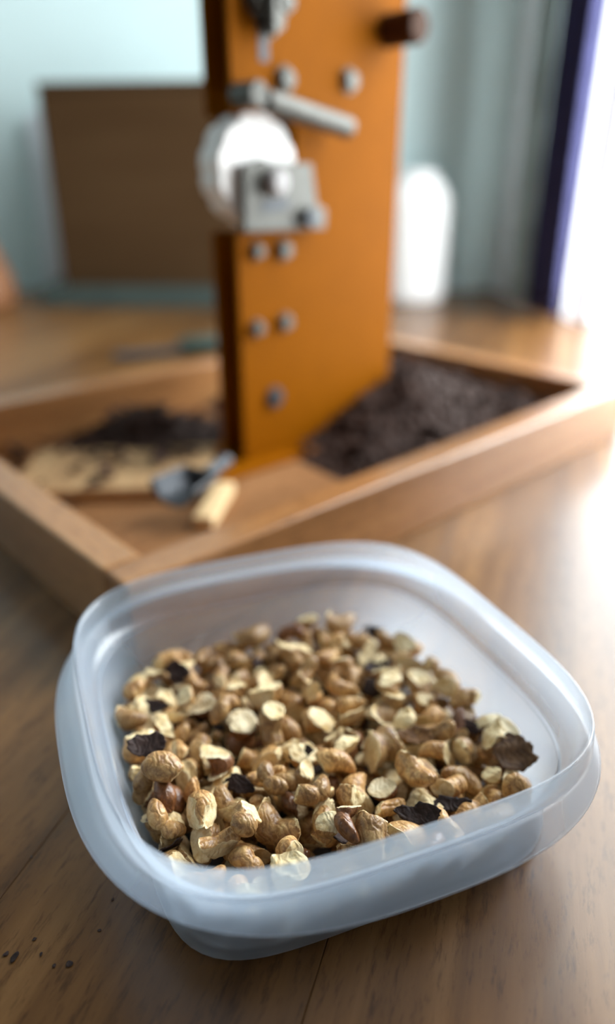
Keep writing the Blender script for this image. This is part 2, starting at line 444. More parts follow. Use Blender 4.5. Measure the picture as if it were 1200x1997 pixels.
def on_plate(px, py, b=B0):
    d = ray(px, py); c, s = math.cos(TA), math.sin(TA); nn = np.array([-s, c, 0])
    t = (b - (CAMP[:2] - np.array([TC.x, TC.y])) @ nn[:2]) / (d @ nn)
    q = CAMP + d * t
    return W2T(q)[0], float(q[2])
def bolt(a, z, r, h=.006, mat='steel'):
    o = mp('bolt', cyl_bm((a, B0 + .001, z), (a, B0 - h, z), r, 6, .0008), M[mat])
    mp('washer', cyl_bm((a, B0, z), (a, B0 - .0016, z), r * 1.25, 28, .0004), M[mat], o)
    return o
for px, py, r in ((555, 155, .0072), (680, 158, .0072), (500, 490, .0052), (553, 488, .0062), (500, 640, .0056), (555, 628, .0060)):
    a, z = on_plate(px, py); bolt(a, z, r)
a, z = on_plate(535, 775); bolt(a, z, .0075, .004, 'darksteel')
# adjusting screw in its slot near the top
a, z = on_plate(514, 82)
so = mp('slot', prism_bm([(a - .0042, z - .012), (a + .0042, z - .012), (a + .0042, z + .022), (a - .0042, z + .022)], B0 - .0006, B0 + .001), M['darksteel'])
a, z = on_plate(520, 42); bolt(a, z, .0085, .012)
mp('adjusting_screw', cyl_bm((a - .006, B0 - .013, z - .010), (a - .006, B0 - .013, z + .040), .0042, 16, .0006), M['steel'])
a2, z2 = on_plate(545, 4); bolt(a2, z2, .008, .010)
a2, z2 = on_plate(495, 0); bolt(a2, z2, .007, .010)
# lever
l0, l1 = on_plate(492, 184, B0 - .016), on_plate(682, 250, B0 - .016)
lev = mp('lever', cyl_bm((l0[0] + .012, B0 - .016, l0[1] - .003), (l1[0], B0 - .016, l1[1]), .0078, 24, .002), M['steel'], smooth=False)
mp('lever_pivot', cyl_bm((l0[0], B0 + .001, l0[1]), (l0[0], B0 - .024, l0[1]), .0085, 24, .0015), M['steel'], lev)
# rod with brown grip
k0 = on_plate(757, 60)
mp('brown_grip', cyl_bm((k0[0], B0 + .002, k0[1]), (k0[0], B0 - .034, k0[1]), .0125, 24, .003), M['knob'])
# white roller in the notch, with grooves
ca, cz, cr = A0 + .020, .2385, .0390
V, Fc = [], []
N = 72
bs = (B0 - .004, B0 - .002, B0 + .018, B0 + .020)
for i, b in enumerate(bs):
    for kk in range(N):
        rr = cr - (.0016 if kk % 6 in (0, 1) else 0) - (.002 if i in (0, 3) else 0)
        an = 2 * math.pi * kk / N
        V.append((ca + rr * math.cos(an), b, cz + rr * math.sin(an)))
for i in range(3):
    for kk in range(N):
        q, w = i * N + kk, i * N + (kk + 1) % N
        Fc.append((q, w, w + N, q + N))
Fc.append(tuple(range(N))); Fc.append(tuple(range(3 * N, 4 * N)))
ro = mesh_obj('roller', V, Fc, M['white'], mach)
mp('axle', cyl_bm((ca, B0 - .010, cz), (ca, B0 + GAP + .006, cz), .008, 24, .001), M['steel'], ro)
# steel bracket in front of the roller
bp = [on_plate(px, py, B0 - .008) for px, py in ((472, 452), (628, 446), (630, 408), (612, 398), (602, 318), (470, 318))]
br = mp('bracket', prism_bm(bp, B0 - .012, B0 - .0055, .0008), M['steel'])
c1 = on_plate(536, 356, B0 - .014)
mp('bracket_pin', cyl_bm((c1[0], B0 - .006, c1[1]), (c1[0], B0 - .022, c1[1]), .0095, 28, .004), M['pin'], br)
c2 = on_plate(542, 398, B0 - .013)
mp('bracket_slot', prism_bm([(c2[0] - .016, c2[1] - .006), (c2[0] + .010, c2[1] - .004), (c2[0] + .013, c2[1] + .004), (c2[0] - .013, c2[1] + .003)], B0 - .0126, B0 - .011), M['darksteel'], br)
c3 = on_plate(602, 425, B0 - .014)
mp('bracket_bolt', cyl_bm((c3[0], B0 - .010, c3[1]), (c3[0], B0 - .020, c3[1]), .0075, 6, .001), M['darksteel'], br)

# ------------------------------------------------------------------ things at the back of the worktop
YB = 1.43
# dark green low tray and brown board box on it
pl, pr_ = at_z(85, 600, 0), at_z(455, 606, 0)
gt = tag(empty('low_tray', (float(pl[0]), float(pl[1]), 0), math.radians(-1.5)), 'low dark green tray under the brown board by the wall', 'tray')
Wg = float(pr_[0] - pl[0])
bm_obj('base', box_bm(0, Wg, 0, .15, 0, .010, .003), M['mat'], gt)
for q in ((0, Wg, 0, .008), (0, Wg, .142, .15), (0, .008, .008, .142), (Wg - .008, Wg, .008, .142)):
    bm_obj('edge', box_bm(q[0], q[1], q[2], q[3], .0101, .040, .002), M['mat'], gt)
yb = float(pl[1]) + .068
q0, q1, q2 = at_y(128, 560, yb), at_y(72, 180, yb), at_y(425, 150, yb - .02)
hb = float(q1[2]) - .0105
wb = float(q2[0] - q0[0])
bx = tag(empty('brown_box', (float(q0[0]) - .002, yb, .0105), math.radians(-8)), 'large dark brown board box standing upright at the back', 'box')
bm_obj('body', box_bm(0, wb + .03, 0, .055, 0, hb, .003), M['card'], bx)
bm_obj('lid', box_bm(-.002, wb + .032, -.002, .057, hb + .0003, hb + .016, .003), M['card'], bx)
bm_obj('edge_strip', box_bm(-.0045, -.0003, .004, .050, .006, hb - .004, .001), M['board'], bx)
# pale board leaning on the wall behind
q3 = at_y(82, 555, yb + .085)
lb = tag(empty('pale_board', (float(q3[0]), yb + .105, .0003), 0), 'pale grey board leaning on the wall behind the brown box', 'board')
ob = bm_obj('panel', box_bm(0, .22, 0, .008, 0, .34, .001), M['board'], lb); ob.rotation_euler = (math.radians(-6), 0, 0)
# brown pot, mostly out of frame at the left
q4 = at_z(-50, 600, 0)
pr4 = [(0, 0), (.075, 0), (.085, .012), (.082, .05), (.060, .11), (.040, .145), (.043, .155), (.036, .155), (.033, .140), (0, .12)]
V, Fc = lathe(pr4); pot = mesh_obj('stoneware_jug', V, Fc, M['pot'], smooth=True); pot.location = (float(q4[0]) - .005, float(q4[1]), 0)
tag(pot, 'brown stoneware jug with sloping shoulders beside the low green tray', 'jug')
# white canister behind the machine
q5, q6 = at_z(800, 584, 0), None
yc = float(q5[1]); wc = (862 - 735) / F_PX * math.hypot(yc, .24) * .97; hc = float(at_y(800, 332, yc)[2])
r = wc / 2
prof = [(0, 0), (r * .90, 0), (r * .98, .006), (r, .02), (r, hc * .72), (r * .97, hc * .80), (r * .80, hc * .90), (r * .55, hc * .95)]
can = tag(empty('canister', (float(q5[0]), yc, 0)), 'white rounded canister standing behind the orange machine', 'canister')
V, Fc = lathe(prof); mesh_obj('body', V, Fc, M['ceramic'], can, True)
V, Fc = lathe([(r * .58, hc * .945), (r * .60, hc * .96), (r * .58, hc * .985), (r * .4, hc), (0, hc)]); mesh_obj('lid', V, Fc, M['ceramic'], can, True)
# chisel lying behind the tray: grey blade, dark green handle
c0, c1 = at_z(222, 694, .008), at_z(455, 672, .010)
d = Vector((c1[0] - c0[0], c1[1] - c0[1], 0)); L = d.length; ang = math.atan2(d.y, d.x)
ch = tag(empty('chisel', (float(c0[0]), float(c0[1]), 0), ang), 'grey bladed chisel with dark green handle behind the tray', 'chisel')
bm_obj('blade', box_bm(0, L * .55, -.014, .014, .006, .011, .0015), M['darksteel'], ch)
hb_ = cyl_bm((L * .55, 0, .0135), (L * 1.05, 0, .0135), .0130, 20, .004); bm_obj('handle', hb_, M['handle'], ch, True)
bm_obj('ferrule', cyl_bm((L * .52, 0, .0115), (L * .56, 0, .0125), .0105, 20, .001), M['steel'], ch)
# scoop/handle in the tray: small grey metal scoop
s0, s1 = at_z(335, 968, .030), at_z(432, 915, .030)
d = Vector((s1[0] - s0[0], s1[1] - s0[1], 0)); L = d.length
sc = tag(empty('metal_scoop', (float(s0[0]), float(s0[1]), .0212), math.atan2(d.y, d.x)), 'small grey metal scoop lying on the loose board in the tray', 'scoop')
V, Fc = [], []
for i in range(9):
    t_ = i / 8
    for j in range(13):
        an = math.pi * (1 + j / 12)
        rr = .017 * (1 - .25 * t_)
        V.append((t_ * L * .6, rr * math.cos(an) * 1.2, .0175 + rr * math.sin(an)))
for i in range(8):
    for j in range(12):
        q = i * 13 + j; Fc.append((q, q + 1, q + 14, q + 13))
Fc.append(tuple(8 * 13 + j for j in range(13)))
bo = mesh_obj('bowl', V, Fc, M['darksteel'], sc, True); sm = bo.modifiers.new('thick', 'SOLIDIFY'); sm.thickness = .0012
bm_obj('handle', cyl_bm((L * .58, 0, .010), (L * 1.15, 0, .014), .0055, 18, .002), M['darksteel'], sc)

# curtains on the right wall by the window
def curtain(name, s0, s1, z0, z1, off, amp, folds, mat, label, skew=0.0):
    V, Fc = [], []; NS, NZ = 60, 24
    for side in (0, 1):
        for i in range(NZ + 1):
            zz = z0 + (z1 - z0) * i / NZ
            for j in range(NS + 1):
                t_ = j / NS
                w = amp * (math.sin(t_ * folds * 2 * math.pi + .4 * math.sin(i * .3)) + .35 * math.sin(t_ * folds * 4.6 * math.pi + 1))
                pinch = 1 - .10 * math.sin(math.pi * i / NZ)
                s = (s0 + s1) / 2 + (t_ - .5) * (s1 - s0) * pinch + skew * (1 - i / NZ)
                V.append(on_wall(s, zz, off + w + side * .0015))
    M_ = (NZ + 1) * (NS + 1)
    for side in (0, 1):
        for i in range(NZ):
            for j in range(NS):
                q = side * M_ + i * (NS + 1) + j
                Fc.append((q, q + 1, q + NS + 2, q + NS + 1) if side else (q, q + NS + 1, q + NS + 2, q + 1))
    for j in range(NS):
        q = j; Fc.append((q, q + 1, M_ + q + 1, M_ + q)); q = NZ * (NS + 1) + j; Fc.append((q, M_ + q, M_ + q + 1, q + 1))
    for i in range(NZ):
        for j in (0, NS):
            q = i * (NS + 1) + j; Fc.append((q, q + NS + 1, M_ + q + NS + 1, M_ + q))
    o = mesh_obj(name, V, Fc, mat, None, True)
    return tag(o, label, 'curtain')
curtain('curtain', .280, .385, .012, 1.45, .050, .010, 4, M['navy'], 'dark navy curtain hanging at the edge of the bright window')
curtain('curtain', .185, .258, .02, 1.45, .045, .008, 3, M['greygreen'], 'grey-green curtain hanging between the navy curtain and the room corner')
rod = wall_box('curtain_rod', .06, 1.45, 1.452, 1.470, .041, .059, M['frame'], None, .004)
tag(rod, 'white curtain rod along the top of the right wall window', 'curtain rod')

# ------------------------------------------------------------------ nut and shell shapes (numpy)
def ico(sub):
    bm = bmesh.new(); bmesh.ops.create_icosphere(bm, subdivisions=sub, radius=1)
    bm.verts.ensure_lookup_table()
    v = np.array([q.co[:] for q in bm.verts]); v /= np.linalg.norm(v, axis=1)[:, None]
    f = np.array([[w.index for w in q.verts] for q in bm.faces], dtype=np.int32); bm.free()
    return v, f
ICO = {s: ico(s) for s in (2, 3, 5)}
ICO[4] = ico(4)

def waves(p, freq, nw=10):
    k = rng.normal(size=(nw, 3)); k /= np.linalg.norm(k, axis=1)[:, None]; k *= freq * rng.uniform(.6, 1.5, (nw, 1))
    return np.sin(p @ k.T + rng.uniform(0, 6.28, nw)).mean(axis=1) * 1.6
def unit():
    v = rng.normal(size=3); return v / np.linalg.norm(v)
def rot_rand():
    q = rng.normal(size=4); q /= np.linalg.norm(q); w, x, y, z = q
    return np.array([[1 - 2 * (y * y + z * z), 2 * (x * y - z * w), 2 * (x * z + y * w)], [2 * (x * y + z * w), 1 - 2 * (x * x + z * z), 2 * (y * z - x * w)], [2 * (x * z - y * w), 2 * (y * z + x * w), 1 - 2 * (x * x + y * y)]])

def nut_shape(kind, sub, size):
    """vertices (m) and flesh attribute of one walnut piece about `size` long"""
    U, _ = ICO[sub]
    # lobes: star-shaped union of spheres
    nl = {'lobe': rng.integers(2, 4), 'chunk': rng.integers(3, 5), 'big': rng.integers(5, 8)}[kind]
    ax = unit()
    cs, rs = [], []
    for i in range(nl):
        if kind == 'lobe':
            c = ax * (-.50 + 1.0 * i / max(1, nl - 1)) + unit() * .14; r_ = rng.uniform(.60, .74)
        else:
            c = unit() * rng.uniform(.30, .50); r_ = rng.uniform(.56, .72)
        cs.append(c); rs.append(max(r_, np.linalg.norm(c) + .06))
    rad = []
    for c, r_ in zip(cs, rs):
        b = U @ c; rad.append(b + np.sqrt(np.maximum(r_ * r_ - c @ c + b * b, 1e-6)))
    rad = np.array(rad); kk = 24.
    R_ = np.log(np.exp(kk * rad).sum(0)) / kk
    P = U * R_[:, None]
    P = P * (1 + .05 * waves(U, 3.2))[:, None]
    # furrow along the lobe, wrinkles
    f_n = unit(); f_n = f_n - ax * (f_n @ ax); f_n /= np.linalg.norm(f_n)
    side = np.cross(ax, f_n)
    g = np.exp(-((P @ side - .10 * np.sin(P @ ax * 4)) / .085) ** 2) * (P @ f_n > 0)
    P = P - np.outer(g * rng.uniform(.06, .17), f_n)
    P = P + U * (.022 * waves(P, 10)[:, None] + .010 * waves(P, 24)[:, None])
    # bend into a curl
    bend = rng.uniform(.25, .75) if kind == 'lobe' else rng.uniform(0, .35)
    t_ = P @ ax; P = P + np.outer(bend * (t_ ** 2) - .15, f_n)
    if kind == 'lobe': P = P + np.outer((P @ ax) * .22, ax)
    # squash
    P = P - np.outer((P @ side) * rng.uniform(.0, .22), side)
    # broken faces
    flesh = np.zeros(len(P))
    nc = {'lobe': rng.choice([0, 1, 1, 2, 2]), 'chunk': rng.integers(2, 5), 'big': rng.integers(1, 3)}[kind]
    for i in range(nc):
        m_ = unit()
        if kind == 'lobe' and i == 0: m_ = ax * rng.choice([-1, 1]) * .8 + unit() * .55
        m_ /= np.linalg.norm(m_)
        h = P @ m_; top = h.max()
        dcut = top * (rng.uniform(.18, .62) if kind != 'big' else rng.uniform(.45, .75))
        curv = rng.uniform(-.22, .28)
        lat = P - np.outer(h, m_)
        lim = dcut + .13 * waves(lat, 4.5) + .065 * waves(lat, 11) + .030 * waves(lat, 26) - curv * (lat ** 2).sum(1) * .35
        ov = h - lim
        cutm = ov > 0
        P = P - np.outer(np.where(cutm, ov * .97, 0), m_)
        flesh = np.maximum(flesh, np.clip(ov / .06, -1, 1) * .5 + .5 * (ov > -.0) * 1.0 if False else np.clip(.5 + ov / .07, 0, 1))
    P = P - (P.max(0) + P.min(0)) / 2
    ext = max(np.ptp(P @ a_) for a_ in (ax, f_n, side))
    return P * (size / ext), flesh

def flake_shape(sub, size, curl=None, thick=.11, jag=.42):
    """thin curled sheet of husk or membrane with ragged outline"""
    U, _ = ICO[sub]
    th = np.arctan2(U[:, 1], U[:, 0]); rr = np.sqrt(np.maximum(0, 1 - U[:, 2] ** 2))
    out = 1 + jag * sum(rng.uniform(.3, 1) * np.sin(th * k_ + rng.uniform(0, 6.28)) / k_ ** .6 for k_ in (1, 2, 3, 5, 7, 11, 17)) * .6
    rad = np.sin(np.clip(np.arccos(np.abs(np.clip(U[:, 2], -1, 1))), 0, math.pi / 2)) ** .8
    x_ = np.cos(th) * rad * out; y_ = np.sin(th) * rad * out * rng.uniform(.5, .9)
    z_ = np.sign(U[:, 2]) * thick * np.sqrt(np.maximum(0, 1 - rad ** 6)) * .5
    P = np.stack([x_, y_, z_], 1)
    curl = rng.uniform(.12, .38) if curl is None else curl
    P[:, 2] += curl * (x_ ** 2 * .8 + y_ ** 2 * rng.uniform(.1, .8)) + .10 * waves(P * [1, 1, 0], 5) + .04 * waves(P * [1, 1, 0], 14)
    flesh = np.clip((rad - .93) / .1, 0, 1) * .6
    P = P - (P.max(0) + P.min(0)) / 2
    return P * (size / np.ptp(P[:, 0])), flesh

def fast_mesh(name, V, Fc, flesh, mat):
    me = bpy.data.meshes.new(name)
    nv, nf = len(V), len(Fc)
    me.vertices.add(nv); me.vertices.foreach_set('co', np.ascontiguousarray(V, dtype=np.float32).ravel())
    me.loops.add(nf * 3); me.loops.foreach_set('vertex_index', np.ascontiguousarray(Fc, dtype=np.int32).ravel())
    me.polygons.add(nf)
    me.polygons.foreach_set('loop_start', np.arange(0, nf * 3, 3, dtype=np.int32))
    me.update(calc_edges=True)
    me.polygons.foreach_set('use_smooth', np.ones(nf, dtype=bool))
    at = me.attributes.new('flesh', 'FLOAT', 'POINT'); at.data.foreach_set('value', np.ascontiguousarray(flesh, dtype=np.float32))
    me.materials.append(mat)
    return me

# ------------------------------------------------------------------ plastic container
CC = Vector((.0022, .2411, 0)); CTH = .3766; SN = 3.7
def se_ring(a, n=SN, k=144):
    t_ = np.linspace(0, 2 * np.pi, k, endpoint=False)
    c, s = np.cos(t_), np.sin(t_)
    r_ = a / (np.abs(c) ** n + np.abs(s) ** n) ** (1 / n)
    x_, y_ = r_ * c, r_ * s
    # the soft plastic is slightly sprung along one diagonal
    dg = (x_ - y_) / math.sqrt(2); dn = (x_ + y_) / math.sqrt(2)
    dg *= 1.016; dn *= .984
    return np.stack([(dg + dn) / math.sqrt(2), (dn - dg) / math.sqrt(2)], 1)
cont = tag(empty('storage_container', CC, CTH), 'square frosted plastic storage container filled with walnut pieces', 'container')
def swept(name, prof, closed_loop, mat, parent, cap_first=False, cap_last=False):
    K = 144; V, Fc = [], []
    for row in prof:
        a, z = row[:2]
        for q in se_ring(a / 1000, n=row[2] if len(row) > 2 else SN if a > 60 else 3.0): V.append((q[0], q[1], z / 1000))
    m_ = len(prof)
    for i in range(m_ if closed_loop else m_ - 1):
        i2 = (i + 1) % m_
        for k_ in range(K):
            a, b = i * K + k_, i * K + (k_ + 1) % K
            Fc.append((a, b, i2 * K + (k_ + 1) % K, i2 * K + k_))
    if cap_first: Fc.append(tuple(range(K - 1, -1, -1)))
    if cap_last: Fc.append(tuple(range((m_ - 1) * K, m_ * K)))
    o = mesh_obj(name, V, Fc, mat, parent, True)
    bm = bmesh.new(); bm.from_mesh(o.data); bmesh.ops.recalc_face_normals(bm, faces=bm.faces[:]); bm.to_mesh(o.data); bm.free()
    return o
basin = [(40, 2.2), (66, 2.2, 4.4), (72.5, 2.6, 5.0), (75.4, 4.2, 5.2), (76.5, 8.5, 5.0), (77.3, 13, 4.5), (80.4, 26), (82.8, 37.2), (83.2, 38.6), (84.2, 38.0), (83.8, 36.8), (81.5, 26), (78.6, 13, 4.5), (78.1, 8, 5.0), (77.6, 3.0, 5.2), (76.6, 1.0, 5.2), (75, .2, 5.2), (68, .2, 4.6), (66, .9, 4.4), (40, .9)]
swept('basin', basin, False, M['poly'], cont, True, True)
rim = [(83.1, 38.9), (84.6, 40.2), (86.2, 41.2), (87.0, 43), (88.6, 52), (89.7, 58.4), (90.2, 59.6), (90.7, 60.0), (91.2, 59.6), (91.5, 58.4), (91.9, 53.0), (92.4, 50.6, 3.6), (93.4, 49.4, 3.5), (94.8, 48.4, 3.35), (100.8, 42.9, 2.8), (101.8, 42.1, 2.75), (102.0, 41.5, 2.72), (101.3, 41.2, 2.75), (100.4, 41.8, 2.8), (94.2, 47.2, 3.35), (91.8, 48.2, 3.6), (90.6, 47.6), (88.2, 42.0), (87.0, 40.2), (84.9, 39.0), (84.1, 38.2)]
swept('rim', rim, True, M['poly'], cont)

# ------------------------------------------------------------------ walnut pieces: dropped one by one on a height map
RES = .001; HN = 180
def c_world(x, y, z=0):
    c, s = math.cos(CTH), math.sin(CTH)
    return Vector((CC.x + c * x - s * y, CC.y + s * x + c * y, z))
def c_local(p):
    dx, dy = p[0] - CC.x, p[1] - CC.y; c, s = math.cos(CTH), math.sin(CTH)
    return c * dx + s * dy, -s * dx + c * dy
gxs = (np.arange(HN) - HN / 2 + .5) * RES
GX, GY = np.meshgrid(gxs, gxs, indexing='ij')
_dg = (GX - GY) / math.sqrt(2) / 1.016; _dn = (GX + GY) / math.sqrt(2) / .984
_X, _Y = (_dg + _dn) / math.sqrt(2), (_dn - _dg) / math.sqrt(2)
SER = (np.abs(_X) ** SN + np.abs(_Y) ** SN) ** (1 / SN)
HM = np.where(SER < .0800, .0024 + np.clip((SER - .0735) / .0065, 0, 1) * .020, 1.0)     # sloping inner wall
# level of the heap: a little higher towards the front left
def level(x, y):
    p = c_world(x, y)
    return .0250 - .012 * (p.x - CC.x) - .030 * (p.y - CC.y)
def foot(P):
    ix = np.floor(P[:, 0] / RES).astype(int); iy = np.floor(P[:, 1] / RES).astype(int)
    ox, oy = ix.min(), iy.min(); w, h = ix.max() - ox + 1, iy.max() - oy + 1
    lo = np.full((w, h), 9.); hi = np.full((w, h), -9.)
    np.minimum.at(lo, (ix - ox, iy - oy), P[:, 2]); np.maximum.at(hi, (ix - ox, iy - oy), P[:, 2])
    return ox, oy, lo, hi
def fit_z(fp, cx, cy):
    ox, oy, lo, hi = fp; i0, j0 = cx + ox, cy + oy; w, h = lo.shape
    if i0 < 0 or j0 < 0 or i0 + w > HN or j0 + h > HN: return 9.
    return (HM[i0:i0 + w, j0:j0 + h] - lo)[lo < 8].max()
def stamp(fp, cx, cy, z):
    ox, oy, lo, hi = fp; i0, j0 = cx + ox, cy + oy; w, h = lo.shape
    sl = HM[i0:i0 + w, j0:j0 + h]; np.maximum(sl, np.where(hi > -8, hi + z, -9), out=sl)
cells = np.argwhere(SER < .077)
edge_cells = np.argwhere((SER < .0775) & (SER > .064))
def drop(P, tries=30, sink=.0007, at=None, jitter=2):
    """lowest resting place among random spots; returns grid cell and z"""
    fp = foot(P); best = None
    for _ in range(tries):
        if at is None:
            pool = edge_cells if rng.random() < .45 else cells
            cx, cy = pool[rng.integers(len(pool))]
        else: cx, cy = at[0] + rng.integers(-jitter, jitter + 1), at[1] + rng.integers(-jitter, jitter + 1)
        z = fit_z(fp, cx, cy)
        sc_ = z - level(gxs[min(max(cx, 0), HN - 1)], gxs[min(max(cy, 0), HN - 1)])
        if best is None or sc_ < best[0]: best = (sc_, cx, cy, z)
    sc_, cx, cy, z = best
    if z > .2: return None
    z -= sink; stamp(fp, cx, cy, z)
    return cx, cy, z, sc_
def flat_rot(P):
    best = None
    for _ in range(3):
        Q = P @ rot_rand().T
        if best is None or np.ptp(Q[:, 2]) < np.ptp(best[:, 2]): best = Q
    return best

# buried pieces that only support the visible ones: one joined object
VS, FS, AS, nb = [], [], [], 0
BURY = .0062
for i in range(520):
    P, fl = nut_shape(rng.choice(['lobe', 'chunk']), 2 if False else 3, rng.uniform(.010, .015))
    P = flat_rot(P)
    r_ = drop(P, 34, .0010)
    if r_ is None: continue
    cx, cy, z, sc_ = r_
    VS.append(P + [(cx - HN / 2) * RES, (cy - HN / 2) * RES, z]); FS.append(ICO[3][1] + nb); AS.append(fl); nb += len(P)
    if np.mean(HM[SER < .074]) > BURY: break
me = fast_mesh('buried_walnut_pieces', np.concatenate(VS), np.concatenate(FS), np.concatenate(AS), M['nut'])
bur = bpy.data.objects.new('buried_walnut_pieces', me); COL.objects.link(bur)
bur.location = CC; bur.rotation_euler = (0, 0, CTH)
tag(bur, 'lower layers of walnut pieces beneath the visible top of the heap', 'walnut', kind='stuff')
print('buried', len(VS), float(np.mean(HM[SER < .074])))

GRP = 'walnut pieces heaped in the container'
def add_piece(name, P, fl, sub, mat, cx, cy, z, label, cat, group=None):
    me = fast_mesh(name, P, ICO[sub][1], fl, mat)
    o = bpy.data.objects.new(name, me); COL.objects.link(o)
    o.location = c_world((cx - HN / 2) * RES, (cy - HN / 2) * RES, z); o.rotation_euler = (0, 0, CTH)
    return tag(o, label, cat, group)
def cell_at(px, py, z=.030):
    x_, y_ = c_local(at_z(px, py, z))
    return int(round(x_ / RES + HN / 2)), int(round(y_ / RES + HN / 2))

HERO_AT = [(288, 1540, 'the largest rough pale piece'), (468, 1610, 'the knobbly cream piece'), (545, 1510, 'the split-open long lobe'), (625, 1550, 'the plump veined lobe'),
           (690, 1612, 'the chipped reddish piece'), (460, 1502, 'the upright blackish flake'), (855, 1560, 'the pair of blackish flakes'), (822, 1402, 'the fan-shaped membrane'),
           (1010, 1448, 'the amber membrane flake'), (352, 1290, 'the dark flake under the tray corner'), (590, 1440, 'the small torn dark flake')]
HERO_XY = [(c_local(at_z(px, py, .027)), nm) for px, py, nm in HERO_AT]
def where(x, y):
    d, nm = min((math.hypot(x - h[0], y - h[1]), nm) for h, nm in HERO_XY)
    if d < .017: return 'next to ' + nm
    p = c_world(x, y); w = []
    # the container's walls named by what they face
    e = .050
    far, near, win, opp = y > e, y < -e, x > e, x < -e
    if far and win: return 'in the container corner between tray and window'
    if far and opp: return "in the container corner under the tray's corner"
    if near and win: return 'in the container corner below the window'
    if near and opp: return 'in the container corner by the crumbs'
    if far: return 'along the container wall facing the tray'
    if near: return 'along the container wall opposite the tray'
    if win: return 'along the container wall facing the window'
    if opp: return 'along the container wall facing the crumbs'
    return 'in the middle of the heap' + (' towards the tray' if y > .015 else ' away from the tray' if y < -.015 else '')
def look(kind, P, fl):
    big = np.ptp(P, axis=0).max(); sz = 'small' if big < .0110 else 'large' if big > .0155 else 'medium'
    if kind == 'flake': return sz + ' dark husk flake', 'husk'
    f = float((fl > .5).mean())
    tone = 'reddish-brown' if kind == 'red' else 'tan'
    if f < .05: t_ = tone + ' unbroken walnut lobe'
    elif f < .22: t_ = tone + ' cream-ended walnut lobe'
    elif f < .45: t_ = tone + ' and cream walnut chunk'
    else: t_ = 'mostly cream walnut chunk'
    return sz + ' ' + t_, 'walnut'
LAB = {'lobe': 'tan walnut lobes in the container', 'chunk': 'broken walnut chunks in the container', 'red': 'reddish-brown walnut pieces in the container', 'flake': 'dark husk flakes in the container'}
GROUPS = {}
count = {k: 0 for k in LAB}
NTOP = 300
lowfill = 0
for i in range(NTOP):
    u_ = rng.random()
    kind = 'lobe' if u_ < .42 else 'chunk' if u_ < .81 else 'red' if u_ < .88 else 'flake'
    size = rng.uniform(.0120, .0190) if kind in ('lobe', 'red') else rng.uniform(.0072, .0155)
    if kind == 'flake': P, fl = flake_shape(3, rng.uniform(.009, .014)); sub = 3
    else:
        sub = 4; P, fl = nut_shape('chunk' if kind == 'chunk' else 'lobe', sub, size)
    P = flat_rot(P)
    r_ = drop(P, 60, .0009)
    if r_ is None: continue
    cx, cy, z, sc_ = r_
    lk, cat = look(kind, P, fl)
    lab = lk + ' ' + where((cx - HN / 2) * RES, (cy - HN / 2) * RES)
    grp = GROUPS.setdefault(lab, LAB[kind])
    add_piece('husk_flake' if kind == 'flake' else 'walnut_piece', P, fl, sub, M[{'lobe': 'nut', 'chunk': 'nut', 'red': 'nut_red', 'flake': 'flake'}[kind]], cx, cy, z, lab, cat, grp)
    count[kind] += 1
print('top', count, float(np.mean(HM[SER < .074])))

# pieces that stand out in the photograph, laid on top where they are seen
HERO = [
 ('big', 'nut', 288, 1540, .0175, 'largest pale walnut piece with a rough cream face, by the wall facing the crumbs', 'walnut'),
 ('big', 'nut', 468, 1610, .0150, 'knobbly cream walnut piece with white broken edges, opposite the tray', 'walnut'),
 ('lobe', 'nut', 545, 1510, .0165, 'long walnut lobe split open to show a cream strip beside the dark husk flake', 'walnut'),
 ('lobe', 'nut', 625, 1550, .0165, 'plump tan walnut lobe with veined skin beside the split-open long lobe', 'walnut'),
 ('lobe', 'nut_red', 690, 1612, .0155, 'reddish-brown walnut piece with a cream chip, along the wall opposite the tray', 'walnut'),
 ('flake', 'flake', 460, 1502, .0135, 'flat blackish-brown husk flake standing upright amid pale pieces', 'husk'),
 ('flake', 'flake', 878, 1530, .0150, 'blackish-brown ridged husk flake, the one of a pair nearer the window', 'husk'),
 ('flake', 'flake', 832, 1590, .0170, 'largest blackish husk flake, the one of a pair farther from the tray', 'husk'),
 ('flake', 'papery', 822, 1402, .0165, 'brown fan-shaped papery membrane on top of the heap', 'membrane'),
 ('flake', 'papery', 1010, 1448, .0185, 'amber-brown membrane flake leaning on the container wall facing the window', 'membrane'),
 ('flake', 'flake', 352, 1290, .0130, 'dark husk flake in the container corner under the tray corner', 'husk'),
 ('flake', 'flake', 590, 1440, .0110, 'small dark torn husk flake in the middle of the heap', 'husk'),
 ('flake', 'flake', 742, 1272, .0120, 'dark husk flake along the container wall facing the tray', 'husk'),
 ('flake', 'flake', 925, 1400, .0110, 'dark curled husk flake between the fan-shaped membrane and the window side wall', 'husk'),
 ('flake', 'flake', 245, 1500, .0150, 'dark husk flake tucked against the container wall facing the crumbs', 'husk'),
]
